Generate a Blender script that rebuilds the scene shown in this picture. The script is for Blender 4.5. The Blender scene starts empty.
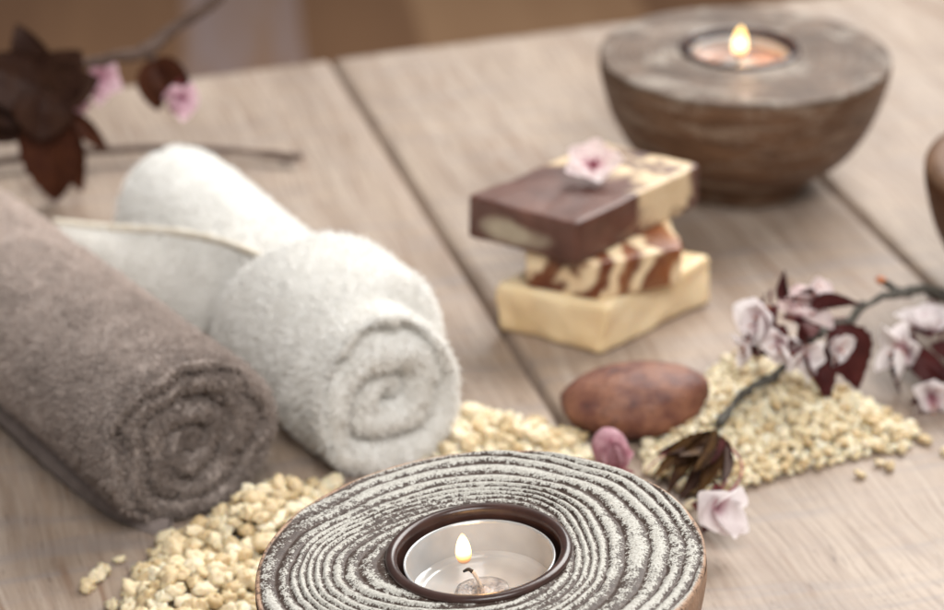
import bpy, math, random
import numpy as np
from mathutils import Vector, Matrix
S = 0.01                                   # everything below is written in centimetres
rng = np.random.default_rng(7); random.seed(7)
sc = bpy.context.scene
COL = sc.collection
PI = math.pi

# ------------------------------------------------------------------ camera numbers
PITCH = math.radians(25.3); FPX = 2500.0; CAMH = 35.0
FW = np.array([0, math.cos(PITCH), -math.sin(PITCH)]); UP = np.array([0, math.sin(PITCH), math.cos(PITCH)])
RT = np.array([1.0, 0, 0])
def ray(x, y): return FW*FPX + RT*(x-472) + UP*(305-y)
def at(x, y, z=0.0):                       # where a sight line meets the height z
    d = ray(x, y); return np.array([0, 0, CAMH]) + d*((z-CAMH)/d[2])
def aty(x, y, Y):                          # where a sight line meets the upright plane at distance Y
    d = ray(x, y); return np.array([0, 0, CAMH]) + d*(Y/d[1])
def proj(v):
    v = np.atleast_2d(v) - [0, 0, CAMH]; d = v@FW
    return 472+FPX*(v@RT)/d, 305-FPX*(v@UP)/d, d

# ------------------------------------------------------------------ numpy noise
_tab = np.random.default_rng(3).random(65536)
def _h(i, j, k): return _tab[(i*73856093 ^ j*19349663 ^ k*83492791) & 65535]
def vnoise(p):
    p = np.asarray(p, float); f = np.floor(p).astype(np.int64); t = p-f; t = t*t*(3-2*t)
    i, j, k = f[..., 0], f[..., 1], f[..., 2]; r = 0
    for a in (0, 1):
        wa = t[..., 0] if a else 1-t[..., 0]
        for b in (0, 1):
            wb = t[..., 1] if b else 1-t[..., 1]
            for c in (0, 1):
                wc = t[..., 2] if c else 1-t[..., 2]
                r = r + wa*wb*wc*_h(i+a, j+b, k+c)
    return r*2-1
def fbm(p, o=3):
    p = np.asarray(p, float); r = 0; a = 1.0; s = 0
    for q in range(o): r = r+a*vnoise(p*(2**q)+q*17.3); s += a; a *= .5
    return r/s

# ------------------------------------------------------------------ materials
class NT:
    def __init__(self, name):
        self.m = bpy.data.materials.new(name); self.m.use_nodes = True
        self.t = self.m.node_tree; self.t.nodes.clear()
        self.out = self.t.nodes.new('ShaderNodeOutputMaterial')
    def n(self, typ, ins=None, **props):
        nd = self.t.nodes.new('ShaderNode'+typ)
        for k, v in props.items(): setattr(nd, k, v)
        for k, v in (ins or {}).items():
            s = nd.inputs[k]
            if isinstance(v, bpy.types.NodeSocket): self.t.links.new(v, s)
            elif isinstance(v, bpy.types.Node): self.t.links.new(v.outputs[0], s)
            else:
                if s.type == 'RGBA' and len(v) == 3: v = (*v, 1)
                s.default_value = v
        return nd
    def math(self, op, a, b=0.0, c=None, clamp=False):
        ins = {0: a, 1: b}
        if c is not None: ins[2] = c
        return self.n('Math', ins, operation=op, use_clamp=clamp).outputs[0]
    def coord(self, scale=(1, 1, 1), rot=(0, 0, 0), loc=(0, 0, 0), src='Object'):
        tc = self.n('TexCoord')
        return self.n('Mapping', {'Vector': tc.outputs[src], 'Scale': tuple(100*s for s in scale) if src == 'Object' else scale,
                                  'Rotation': rot, 'Location': loc}).outputs[0]
    def noise(self, vec, scale=1.0, detail=3.0, rough=.55, dist=0.0):
        return self.n('TexNoise', {'Vector': vec, 'Scale': scale, 'Detail': detail, 'Roughness': rough, 'Distortion': dist}).outputs[0]
    def ramp(self, fac, stops, interp='LINEAR'):
        nd = self.n('ValToRGB', {0: fac}); cr = nd.color_ramp; cr.interpolation = interp
        while len(cr.elements) < len(stops): cr.elements.new(.5)
        for e, (p, c) in zip(cr.elements, stops):
            e.position = p; e.color = (*c, 1) if not isinstance(c, (int, float)) else (c, c, c, 1)
        return nd.outputs[0]
    def mix(self, f, a, b, blend='MIX'):
        nd = self.n('Mix', data_type='RGBA', blend_type=blend)
        for i, v in ((0, f), (6, a), (7, b)):
            s = nd.inputs[i]
            if isinstance(v, bpy.types.NodeSocket): self.t.links.new(v, s)
            else: s.default_value = v if i == 0 else (*v, 1)
        return nd.outputs[2]
    def bump(self, h, strength=.5, dist=.05):
        return self.n('Bump', {'Height': h, 'Strength': strength, 'Distance': dist*S}).outputs[0]
    def pbr(self, color, rough=.6, normal=None, **kw):
        ins = {'Base Color': color, 'Roughness': rough}
        if normal is not None: ins['Normal'] = normal
        for k, v in kw.items(): ins[k.replace('_', ' ')] = v
        b = self.n('BsdfPrincipled', ins)
        self.t.links.new(b.outputs[0], self.out.inputs[0]); return self.m
    def surf(self, sh): self.t.links.new(sh.outputs[0], self.out.inputs[0]); return self.m

def m_table():
    k = NT('whitewashed_plank'); oi = k.n('ObjectInfo')
    off = k.n('CombineXYZ', {0: k.math('MULTIPLY', oi.outputs['Random'], 37.0), 1: k.math('MULTIPLY', oi.outputs['Random'], 91.0), 2: 0.0})
    tc = k.n('TexCoord'); base = k.n('Mapping', {'Vector': tc.outputs['Object'], 'Scale': (100, 100, 100)}).outputs[0]
    base = k.n('VectorMath', {0: base, 1: off.outputs[0]}, operation='ADD').outputs[0]
    warp = k.n('TexNoise', {'Vector': base, 'Scale': .12, 'Detail': 2.0}).outputs[1]
    wv = k.n('VectorMath', {0: k.n('VectorMath', {0: warp, 1: (.5, .5, .5)}, operation='SUBTRACT').outputs[0], 1: (1.3, 2.0, 0)}, operation='MULTIPLY').outputs[0]
    v = k.n('VectorMath', {0: base, 1: wv}, operation='ADD').outputs[0]
    def st(sx, sy): return k.n('Mapping', {'Vector': v, 'Scale': (sx, sy, 1)}).outputs[0]
    broad = k.noise(st(.16, .05), 1, 4, .6)
    streak = k.noise(st(1.3, .05), 1, 5, .6)
    fine = k.noise(st(7, .25), 1, 5, .65)
    saw = k.noise(st(.12, 1.6), 1, 4, .6)
    pores = k.noise(st(9, .9), 1, 3, .7)
    c = k.ramp(broad, [(.32, (.215, .148, .104)), (.5, (.315, .232, .174)), (.66, (.415, .322, .248))])
    c = k.mix(k.ramp(streak, [(.35, 0), (.7, .75)]), c, (.45, .37, .305))
    c = k.mix(k.ramp(fine, [(.35, .7), (.52, 0)]), c, (.21, .145, .105))
    c = k.mix(k.ramp(saw, [(.50, 0), (.68, .55)]), c, (.24, .205, .195))
    c = k.mix(k.ramp(pores, [(.60, 0), (.70, .8)]), c, (.12, .08, .06))
    ck = k.noise(st(.30, .022), 1, 3, .5); ck = k.math('ABSOLUTE', k.math('SUBTRACT', ck, .5))
    c = k.mix(k.math('MULTIPLY', k.ramp(ck, [(.0, .85), (.012, 0)]), k.ramp(k.noise(st(.2, .3), 1, 2), [(.45, 0), (.6, 1)])), c, (.20, .115, .07))
    # long curved figure lines of the board
    fig = k.n('TexWave', {'Vector': st(.22, .018), 'Scale': 1.0, 'Distortion': 3.0, 'Detail': 3.0, 'Detail Scale': 1.2}, bands_direction='X').outputs[1]
    c = k.mix(k.ramp(fig, [(.0, .22), (.05, 0)]), c, (.24, .16, .12))
    gv = k.n('TexWave', {'Vector': st(1, .01), 'Scale': .95, 'Distortion': .6, 'Detail': 1.0}, bands_direction='X').outputs[1]
    ga = k.math('MULTIPLY', k.ramp(gv, [(.0, 1), (.25, 0)]), k.ramp(k.noise(st(.14, .06), 1.3, 2), [(.48, 0), (.6, .5)]))
    c = k.mix(ga, c, (.22, .17, .14))
    h = k.math('ADD', k.math('MULTIPLY', fine, .6), k.math('ADD', k.math('MULTIPLY', streak, .7), k.math('MULTIPLY', saw, .6)))
    return k.pbr(c, k.ramp(streak, [(.3, .40), (.7, .56)]), k.bump(h, .55, .07), Specular_IOR_Level=.42)

def m_noise(name, stops, scale=1.0, detail=4, rough=.6, bump=(.3, .05), bscale=None, stretch=(1, 1, 1), **kw):
    k = NT(name); v = k.coord(stretch)
    n1 = k.noise(v, scale, detail, .6); n2 = k.noise(v, bscale or scale*4, 4, .6)
    return k.pbr(k.ramp(n1, stops), rough, k.bump(n2, *bump), **kw)

def m_rings():
    k = NT('carved_whitewashed_wood'); a = k.n('Attribute', attribute_name='ring').outputs['Fac']
    v = k.coord(); vs = k.coord((1, 1, 1))
    n1 = k.noise(v, 7.5, 4, .7); n2 = k.noise(v, 20.0, 3, .7); n3 = k.noise(v, .55, 3, .5)
    s = k.math('ADD', a, k.math('MULTIPLY', k.math('SUBTRACT', n1, .5), 2.2))
    s = k.math('ADD', s, k.math('MULTIPLY', k.math('SUBTRACT', n2, .5), 1.9))
    s = k.math('ADD', s, k.math('MULTIPLY', k.math('SUBTRACT', n3, .5), .9))
    mask = k.ramp(s, [(.34, 0), (.44, .5), (.62, 1)])
    dark = k.ramp(n1, [(.3, (.036, .022, .016)), (.6, (.080, .053, .042)), (.75, (.14, .105, .088))])
    wash = k.ramp(n2, [(.3, (.27, .245, .215)), (.5, (.46, .44, .395)), (.7, (.60, .585, .54))])
    h = k.math('ADD', k.math('MULTIPLY', mask, .6), k.math('MULTIPLY', n2, .6))
    ed = k.math('MULTIPLY', k.n('Attribute', attribute_name='edge').outputs['Fac'], k.ramp(n1, [(.38, .2), (.5, .95)]))
    cc = k.mix(ed, k.mix(mask, dark, wash), (.42, .26, .17))
    return k.pbr(cc, k.ramp(mask, [(0, .5), (1, .75)]), k.bump(h, .45, .04), Specular_IOR_Level=.35)

def m_bowl(name, d, l, w, amt=.5, stretch=(.5, .5, 2.2)):
    k = NT(name); v = k.coord(stretch)
    n1 = k.noise(v, .9, 5, .65); n2 = k.noise(k.coord(), 6, 4, .7); n3 = k.noise(k.coord(stretch), .7, 4, .6, .8)
    c = k.ramp(n1, [(.3, d), (.7, l)])
    c = k.mix(k.ramp(k.math('ADD', n3, k.math('MULTIPLY', k.math('SUBTRACT', n2, .5), .5)), [(.5, 0), (.66, amt)]), c, w)
    return k.pbr(c, .52, k.bump(k.math('ADD', n1, n2), .5, .06), Specular_IOR_Level=.25)

def m_terry(name, c0, c1, tr=.28):
    k = NT(name); v = k.coord(); n1 = k.noise(v, 1.1, 4, .6); n2 = k.noise(v, 9, 3, .7)
    a = k.n('Attribute', attribute_name='tone').outputs['Fac']
    c = k.ramp(k.math('ADD', k.math('MULTIPLY', n1, .55), k.math('MULTIPLY', a, .45)), [(.25, c0), (.75, c1)])
    d = k.n('BsdfPrincipled', {'Base Color': c, 'Roughness': .95, 'Normal': k.bump(n2, .6, .06), 'Specular IOR Level': .1, 'Sheen Weight': .2, 'Sheen Roughness': .5})
    t = k.n('BsdfTranslucent', {'Color': c})
    return k.surf(k.n('MixShader', {0: tr, 1: d.outputs[0], 2: t.outputs[0]}))

def m_soap_top():
    k = NT('marbled_chocolate_soap'); v = k.coord()
    sep = k.n('SeparateXYZ', {0: v}); x, y, z = sep.outputs
    n = k.noise(v, .45, 3, .5, .6); f = k.noise(v, 7, 3, .6)
    # cream grows towards the far corner, with a pale patch low on the near-left face
    g = k.math('ADD', k.math('MULTIPLY', x, .13), k.math('MULTIPLY', y, .19))
    g = k.math('ADD', g, k.math('MULTIPLY', k.math('SUBTRACT', n, .5), 1.5))
    m = k.ramp(g, [(.06, 0), (.24, 1)])
    streak = k.noise(k.coord((.75, .75, .5), (0, 0, .6), (3, 1, 0)), 1, 2, .5, 1.2)
    m = k.mix(k.ramp(streak, [(.53, 0), (.62, 1)]), m, k.ramp(streak, [(.0, 0), (1, 0)]))
    m = k.mix(k.ramp(k.math('ADD', x, k.math('MULTIPLY', k.math('SUBTRACT', n, .5), 1.2)), [(3.2/5, 0), (3.55/5, 1)]) if 0 else k.ramp(k.math('DIVIDE', k.math('ADD', x, k.math('MULTIPLY', k.math('SUBTRACT', n, .5), 1.0)), 5.0), [(.66, 0), (.71, 1)]), m, (0, 0, 0))
    dx = k.math('MULTIPLY', k.math('SUBTRACT', x, -1.9), .7); dy = k.math('MULTIPLY', k.math('SUBTRACT', y, -1.9), .8); dz = k.math('MULTIPLY', k.math('SUBTRACT', z, .55), 2.0)
    d = k.math('SQRT', k.math('ADD', k.math('ADD', k.math('MULTIPLY', dx, dx), k.math('MULTIPLY', dy, dy)), k.math('MULTIPLY', dz, dz)))
    d = k.math('ADD', d, k.math('MULTIPLY', k.math('SUBTRACT', n, .5), 1.6))
    p = k.ramp(d, [(.5, 1), (1.6, 0)])
    br = k.ramp(k.noise(v, .8, 3), [(.3, (.070, .024, .016)), (.7, (.15, .064, .044))])
    c = k.mix(m, br, k.ramp(f, [(.3, (.60, .43, .25)), (.7, (.72, .56, .37))])); c = k.mix(p, c, (.40, .33, .24))
    return k.pbr(c, .42, k.bump(f, .3, .04), Subsurface_Weight=.12, Subsurface_Radius=(.003, .0015, .001), Subsurface_Scale=1.0)
def m_soap_mid():
    k = NT('amber_streaked_soap'); v = k.coord(); n = k.noise(v, .9, 3, .5, .8); f = k.noise(v, 7, 3); n3 = k.noise(v, 2.2, 3, .6)
    x, y, z = k.n('SeparateXYZ', {0: v}).outputs
    a = k.math('ADD', k.math('MULTIPLY', x, .887), k.math('MULTIPLY', y, .46))
    a = k.math('ADD', k.math('SUBTRACT', a, k.math('MULTIPLY', z, .45)), k.math('MULTIPLY', k.math('SUBTRACT', n, .5), 1.5))
    t = k.math('DIVIDE', k.math('ADD', a, 3.7), 6.0)
    b_, c_ = (.125, .028, .010), (.76, .60, .39)
    c = k.ramp(t, [(.10, c_), (.13, b_), (.22, (.10, .02, .009)), (.25, c_), (.27, c_), (.30, b_), (.36, b_), (.39, c_), (.47, c_), (.50, (.20, .05, .015)), (.55, b_), (.58, c_), (.62, c_), (.65, b_), (.80, (.24, .07, .02)), (.84, c_)])
    c = k.mix(k.ramp(n3, [(.4, 0), (.75, .35)]), c, (.50, .27, .12))
    return k.pbr(c, .36, k.bump(f, .25, .04), Subsurface_Weight=.15, Subsurface_Radius=(.003, .0015, .001), Subsurface_Scale=1.0)
def m_soap_low():
    k = NT('cream_soap'); v = k.coord(); n = k.noise(v, .5, 3, .5); f = k.noise(v, 6, 3)
    return k.pbr(k.ramp(n, [(.3, (.74, .54, .30)), (.7, (.84, .68, .45))]), .4, k.bump(f, .25, .04), Subsurface_Weight=.3, Subsurface_Radius=(.006, .004, .002), Subsurface_Scale=1.0)

def m_petal(name, base, edge, vein=(.45, .12, .2)):
    k = NT(name); n = k.noise(k.coord(), 3.5, 3, .5); a = k.n('Attribute', attribute_name='len').outputs['Fac']
    c = k.mix(k.ramp(a, [(.02, .9), (.28, 0)]), k.ramp(n, [(.3, base), (.7, edge)]), vein)
    d = k.n('BsdfPrincipled', {'Base Color': c, 'Roughness': .55, 'Specular IOR Level': .3})
    t = k.n('BsdfTranslucent', {'Color': c})
    return k.surf(k.n('MixShader', {0: .42, 1: d.outputs[0], 2: t.outputs[0]}))
def m_leaf(name, a, b, trans=.2):
    k = NT(name); n = k.noise(k.coord(), 1.6, 4, .6)
    c = k.ramp(n, [(.3, a), (.7, b)])
    d = k.n('BsdfPrincipled', {'Base Color': c, 'Roughness': .6, 'Specular IOR Level': .25, 'Normal': k.bump(k.noise(k.coord(), 7, 3), .5, .04)})
    t = k.n('BsdfTranslucent', {'Color': c})
    return k.surf(k.n('MixShader', {0: trans, 1: d.outputs[0], 2: t.outputs[0]}))
def m_flame():
    k = NT('candle_flame'); sep = k.n('SeparateXYZ', {0: k.coord()})
    h = k.math('DIVIDE', sep.outputs[2], .78)
    col = k.ramp(h, [(.0, (1.0, .22, .04)), (.22, (1.0, .45, .12)), (.42, (1.0, .74, .36)), (.8, (1.0, .80, .44)), (1.0, (1.0, .62, .2))])
    st = k.ramp(h, [(.0, .05), (.15, .35), (.4, 1.0)])
    e = k.n('Emission', {'Color': col, 'Strength': k.math('MULTIPLY', st, 3.6)})
    tr = k.n('BsdfTransparent')
    lw = k.n('LayerWeight', {0: .35}).outputs[1]
    f = k.math('MULTIPLY', k.ramp(h, [(.0, .15), (.3, 1.0)]), k.ramp(lw, [(.35, 1.0), (.95, .25)]))
    return k.surf(k.n('MixShader', {0: f, 1: tr.outputs[0], 2: e.outputs[0]}))

M = {}
M['table'] = m_table()
M['under'] = m_noise('dark_underside', [(.3, (.03, .02, .015)), (.7, (.06, .04, .03))], .5)
M['rings'] = m_rings()
M['bark'] = m_bowl('washed_side', (.22, .12, .07), (.42, .26, .17), (.42, .38, .33), .8, (1.5, 1.5, .5))
M['liner'] = m_noise('dark_brown_liner', [(.3, (.030, .014, .011)), (.7, (.060, .030, .024))], 1.5, 3, .28, (.15, .02))
M['bowl'] = m_bowl('turned_brown_wood', (.075, .036, .020), (.21, .115, .066), (.33, .25, .19), .6)
M['bowltop'] = m_bowl('greyed_wood_top', (.075, .048, .034), (.175, .118, .084), (.36, .31, .26), .7, (.8, .8, 1))
M['bowl2'] = m_bowl('dark_walnut', (.07, .024, .008), (.15, .058, .022), (.16, .07, .03), .4)
M['cup'] = m_noise('frosted_cup', [(.3, (.40, .40, .40)), (.7, (.50, .50, .50))], 1.0, 2, .22, (.1, .02), Metallic=.25, Specular_IOR_Level=.6, Coat_Weight=.4)
M['wax'] = m_noise('melted_wax', [(.3, (.33, .31, .295)), (.7, (.46, .44, .42))], .7, 2, .08, (.05, .02), 1.2, Subsurface_Weight=.2, Subsurface_Radius=(.004, .003, .002), Subsurface_Scale=1.0, Coat_Weight=.6)
M['wax2'] = m_noise('warm_pink_wax', [(.3, (.34, .20, .15)), (.7, (.42, .26, .20))], .7, 2, .22, (.05, .02), 1.2, Subsurface_Weight=.2, Subsurface_Radius=(.004, .003, .002), Subsurface_Scale=1.0)
M['clip'] = m_noise('wick_clip_metal', [(.3, (.17, .15, .145)), (.7, (.40, .37, .35))], 3.5, 3, .3, (.6, .05), Metallic=.3)
M['wick'] = m_noise('waxed_wick', [(.3, (.36, .31, .27)), (.7, (.45, .40, .35))], 5, 3, .5)
M['char'] = m_noise('charred_wick', [(.3, (.008, .006, .005)), (.7, (.02, .015, .012))], 5, 3, .8)
M['flame'] = m_flame()
M['grey'] = m_terry('taupe_terry', (.31, .25, .22), (.74, .635, .575))
M['white'] = m_terry('white_terry', (.94, .92, .88), (.985, .975, .95))
M['hemw'] = m_noise('woven_white_hem', [(.3, (.66, .58, .45)), (.7, (.80, .75, .66))], 3, 3, .9, (.5, .04), 14)
M['hemg'] = m_noise('woven_taupe_hem', [(.3, (.20, .16, .145)), (.7, (.27, .22, .20))], 3, 3, .9, (.5, .04), 14)
M['soap3'] = m_soap_top(); M['soap2'] = m_soap_mid(); M['soap1'] = m_soap_low()
M['stone'] = m_noise('russet_pebble', [(.28, (.045, .016, .013)), (.42, (.135, .045, .030)), (.6, (.25, .105, .06)), (.72, (.11, .042, .03))], 1.5, 8, .55, (.6, .08), 6)
def m_grain():
    k = NT('cream_bath_salt'); oi = k.n('ObjectInfo').outputs['Random']; at_ = k.n('Attribute', attribute_name='tone').outputs['Fac']
    n = k.noise(k.coord(), 5, 3, .6); f = k.math('ADD', k.math('MULTIPLY', k.math('ADD', oi, at_), .45), k.math('MULTIPLY', n, .5))
    c = k.ramp(f, [(.25, (.50, .365, .195)), (.5, (.67, .54, .345)), (.75, (.79, .69, .51))])
    return k.pbr(c, .55, k.bump(n, .4, .05), Subsurface_Weight=.45, Subsurface_Radius=(.003, .002, .0009), Subsurface_Scale=1.0)
M['grain'] = m_grain()
M['petal'] = m_petal('pale_pink_petal', (.90, .72, .72), (.96, .86, .84), (.60, .20, .30))
M['petalp'] = m_petal('rose_petal', (.72, .48, .56), (.84, .64, .69), (.5, .2, .3))
M['petalw'] = m_petal('white_pink_petal', (.88, .81, .81), (.95, .90, .90), (.62, .32, .38))
M['bud'] = m_petal('dusky_pink_bud', (.42, .16, .21), (.76, .50, .55), (.45, .13, .19))
M['stamen'] = m_noise('crimson_stamen', [(.3, (.20, .02, .05)), (.7, (.34, .05, .09))], 4, 2, .5)
M['calyx'] = m_noise('dark_red_calyx', [(.3, (.07, .012, .014)), (.7, (.16, .03, .03))], 4, 2, .45)
M['anther'] = m_noise('rusty_anther', [(.3, (.40, .10, .03)), (.7, (.55, .2, .08))], 4, 2, .5)
M['leafd'] = m_leaf('dark_plum_leaf', (.030, .010, .006), (.062, .026, .014), .12)
M['leafr'] = m_leaf('russet_leaf', (.055, .014, .007), (.11, .034, .014), .25)
M['leafo'] = m_leaf('young_olive_leaf', (.035, .011, .007), (.125, .062, .016), .15)
M['leafm'] = m_leaf('maroon_leaf', (.045, .008, .008), (.10, .02, .018), .2)
M['twig'] = m_noise('grey_brown_bark', [(.3, (.022, .016, .012)), (.7, (.13, .118, .095))], 4, 4, .75, (.7, .05), 9)
M['twigb'] = m_noise('brown_bark', [(.3, (.07, .040, .03)), (.7, (.15, .095, .07))], 3, 4, .75, (.7, .05), 9)
def m_floor():
    k = NT('brown_floorboard'); oi = k.n('ObjectInfo').outputs['Random']
    tc = k.coord((1, 1, 1)); sx = k.n('SeparateXYZ', {0: tc}).outputs[0]
    b = k.math('FLOOR', k.math('DIVIDE', k.math('ADD', sx, 3.6), 11.0)); wn = k.n('TexWhiteNoise', {'W': b}, noise_dimensions='1D').outputs[0]
    n = k.noise(k.coord((.1, .012, 1)), 1, 4, .6)
    c = k.ramp(k.math('ADD', k.math('MULTIPLY', wn, .5), k.math('MULTIPLY', n, .5)), [(.25, (.15, .070, .030)), (.5, (.22, .113, .052)), (.75, (.29, .165, .085))])
    g = k.math('LESS_THAN', k.math('ABSOLUTE', k.math('SUBTRACT', b, 0.0)), .1)
    c = k.mix(k.math('MULTIPLY', g, k.ramp(k.noise(k.coord((.35, .03, 1)), 1, 3), [(.35, .2), (.6, .75)])), c, (.26, .20, .20))
    return k.pbr(c, .6, k.bump(n, .3, .05))
M['floor'] = m_floor()

# ------------------------------------------------------------------ object helpers
def tag(o, label=None, cat=None, group=None, kind=None):
    if label: o['label'] = label
    if cat: o['category'] = cat
    if group: o['group'] = group
    if kind: o['kind'] = kind
    return o
def mesh(name, V, F, mat, attrs=None, smooth=True):
    me = bpy.data.meshes.new(name)
    V = np.asarray(V, float)*S
    if isinstance(F, np.ndarray):
        nf, w = F.shape
        me.vertices.add(len(V)); me.vertices.foreach_set('co', V.ravel())
        me.loops.add(nf*w); me.loops.foreach_set('vertex_index', F.ravel().astype(np.int32))
        me.polygons.add(nf); me.polygons.foreach_set('loop_start', np.arange(0, nf*w, w, dtype=np.int32))
        me.polygons.foreach_set('loop_total', np.full(nf, w, np.int32)); me.update(calc_edges=True)
    else:
        me.from_pydata(V.tolist(), [], [list(map(int, f)) for f in F])
    me.validate()
    if smooth: me.polygons.foreach_set('use_smooth', [True]*len(me.polygons))
    for k, a in (attrs or {}).items():
        if len(a) == len(me.vertices):
            at_ = me.attributes.new(k, 'FLOAT', 'POINT'); at_.data.foreach_set('value', np.asarray(a, np.float32))
    me.materials.append(mat)
    return me
def obj(name, V, F, mat, parent=None, attrs=None, smooth=True, loc=None, rot=None):
    me = mesh(name, V, F, mat, attrs, smooth) if F is not None else V
    o = bpy.data.objects.new(name, me); COL.objects.link(o)
    if parent: o.parent = parent
    if loc is not None: o.location = tuple(np.asarray(loc, float)*S)
    if rot is not None: o.rotation_euler = rot
    return o
def thing(name, label, cat, loc=(0, 0, 0), rot=(0, 0, 0), group=None):
    o = bpy.data.objects.new(name, None); COL.objects.link(o); o.empty_display_size = .01
    o.location = tuple(np.asarray(loc, float)*S); o.rotation_euler = rot
    return tag(o, label, cat, group)
def gridf(nu, nv, wrapu=False, off=0):       # index [v*nu+u]
    u = np.arange(nu if wrapu else nu-1); v = np.arange(nv-1)
    U, Vv = np.meshgrid(u, v); U = U.ravel(); Vv = Vv.ravel(); U2 = (U+1) % nu
    return np.stack([Vv*nu+U, Vv*nu+U2, (Vv+1)*nu+U2, (Vv+1)*nu+U], 1)+off
def lathe(prof, n=96, wob=0.0, seed=0):
    prof = np.asarray(prof, float); th = np.linspace(0, 2*PI, n, endpoint=False)
    r = prof[:, 0][:, None]; z = prof[:, 1][:, None]
    X = r*np.cos(th); Y = r*np.sin(th); Z = z+0*X
    if wob:
        q = 1+wob*fbm(np.stack([np.cos(th)*1.5+seed, np.sin(th)*1.5, th*0], -1), 2); X = X*q; Y = Y*q
    V = np.stack([X.ravel(), Y.ravel(), Z.ravel()], 1)
    return V, gridf(n, len(prof), True)
def smooth_prof(pts, n=10):                   # Catmull-Rom through points of any dimension
    p = np.asarray(pts, float); p = np.vstack([2*p[0]-p[1], p, 2*p[-1]-p[-2]]); out = []
    for i in range(1, len(p)-2):
        for t in np.linspace(0, 1, n, endpoint=False):
            a, b, c, d = p[i-1], p[i], p[i+1], p[i+2]
            out.append(.5*((2*b)+(c-a)*t+(2*a-5*b+4*c-d)*t*t+(3*b-a-3*c+d)*t**3))
    out.append(p[-2]); return np.array(out)
def tube(pts, rad, n=10, k=8, rough=0.0, seed=0, cap=True):
    pr = np.hstack([np.asarray(pts, float), np.asarray(rad, float)[:, None]]); pr = smooth_prof(pr, n)
    P = pr[:, :3]; R = np.abs(pr[:, 3]); T = np.gradient(P, axis=0); T /= np.linalg.norm(T, axis=1)[:, None]+1e-9
    a = np.array([0, 0, 1.0]) if abs(T[0, 2]) < .9 else np.array([1.0, 0, 0])
    V = []
    for i in range(len(P)):
        u = a-T[i]*(a@T[i]); u /= np.linalg.norm(u); w = np.cross(T[i], u); a = u
        th = np.linspace(0, 2*PI, k, endpoint=False)
        rr = R[i]*(1+rough*vnoise(np.stack([np.cos(th)*1.3+seed, np.sin(th)*1.3, th*0+i*.45], -1)))
        V.append(P[i]+rr[:, None]*(np.cos(th)[:, None]*u+np.sin(th)[:, None]*w))
    m = len(P); V = np.vstack(V+[P[:1], P[-1:]]); F = gridf(k, m, True).tolist()
    for j in range(k): F.append([m*k, (j+1) % k, j]); F.append([m*k+1, (m-1)*k+j, (m-1)*k+(j+1) % k])
    return V, F
def join(parts):
    V = []; F = []; o = 0
    for v, f in parts:
        V.append(v); F += [[int(i)+o for i in q] for q in (f.tolist() if isinstance(f, np.ndarray) else f)]; o += len(v)
    return np.vstack(V), F
def blob(seed, r=(1, 1, 1), n=10, amp=.2, fq=1.2):
    th = np.linspace(0, PI, n+1); ph = np.linspace(0, 2*PI, 2*n, endpoint=False)
    T, Pp = np.meshgrid(th, ph, indexing='ij')
    D = np.stack([np.sin(T)*np.cos(Pp), np.sin(T)*np.sin(Pp), np.cos(T)], -1).reshape(-1, 3)
    q = 1+amp*fbm(D*fq+seed*7.7, 3); return D*q[:, None]*np.asarray(r), gridf(2*n, n+1, True)
def frame(d, up=(0, 0, 1), roll=0.0):         # rotation matrix whose y axis is d
    y = np.asarray(d, float); y /= np.linalg.norm(y); x = np.cross(y, up)
    if np.linalg.norm(x) < 1e-3: x = np.array([1.0, 0, 0])
    x /= np.linalg.norm(x); z = np.cross(x, y)
    c, s = math.cos(roll), math.sin(roll)
    return np.stack([c*x+s*z, y, -s*x+c*z], 1)

# ------------------------------------------------------------------ the setting
V, F = [(-400, -100, 0), (400, -100, 0), (400, 700, 0), (-400, 700, 0)], [(0, 1, 2, 3)]
fl = obj('floor', V, F, M['floor'], loc=(0, 0, -42), rot=(0, 0, math.radians(6))); tag(fl, kind='structure')

DIR = math.radians(14.9); ca, sa = math.cos(DIR), math.sin(DIR)
table = thing('wooden_table', 'whitewashed wooden plank table everything is set out on', 'table', (0, 0, 0), (0, 0, DIR))
E1 = at(205, 76); E2 = at(600, 25)
def tl(p): return np.array([p[0]*ca+p[1]*sa, -p[0]*sa+p[1]*ca])   # world -> table frame
e1, e2 = tl(E1), tl(E2)
s1 = tl(at(335, 65))[0]; s2 = tl(at(825, 180))[0]; G = .13
def plank(x0, x1, y0=15.0, th=2.4):
    nx = 60; ny = 260; xs = np.linspace(x0, x1, nx); sl = (e2[1]-e1[1])/(e2[0]-e1[0])
    xs[1] = x0+.12; xs[-2] = x1-.12
    X, T = np.meshgrid(xs, np.linspace(0, 1, ny)); Yend = e1[1]+(X-e1[0])*sl; Y = y0+(Yend-y0)*T
    edge = np.minimum(X-x0, x1-X); Z = -.10*np.clip(1-edge/.14, 0, 1)**2
    Z = Z+.025*fbm(np.stack([X*.9+x0, Y*.05, X*0], -1), 3)-.02
    X = X+np.where(edge < .2, .035*fbm(np.stack([X*0+x0, Y*.25, X*0+3], -1), 3), 0)
    V = np.stack([X, Y, Z], -1).reshape(-1, 3); F = gridf(nx, ny).tolist()
    n = len(V); ring = [i for i in range(nx)]+[j*nx+nx-1 for j in range(1, ny)]+[(ny-1)*nx+i for i in range(nx-2, -1, -1)]+[j*nx for j in range(ny-2, 0, -1)]
    low = V[ring].copy(); low[:, 2] = -th; V = np.vstack([V, low]); m = len(ring)
    for i in range(m): j = (i+1) % m; F.append([ring[i], n+i, n+j, ring[j]])
    F.append([n+i for i in range(m)])
    return V, F
for x0, x1 in ((s1-31, s1-G), (s1+G, s2-G), (s2+G, s2+16)):
    v, f = plank(x0, x1); cx = (x0+x1)/2; v[:, 0] -= cx
    obj('plank', v, f, M['table'], table, loc=(cx, 0, 0))
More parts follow.
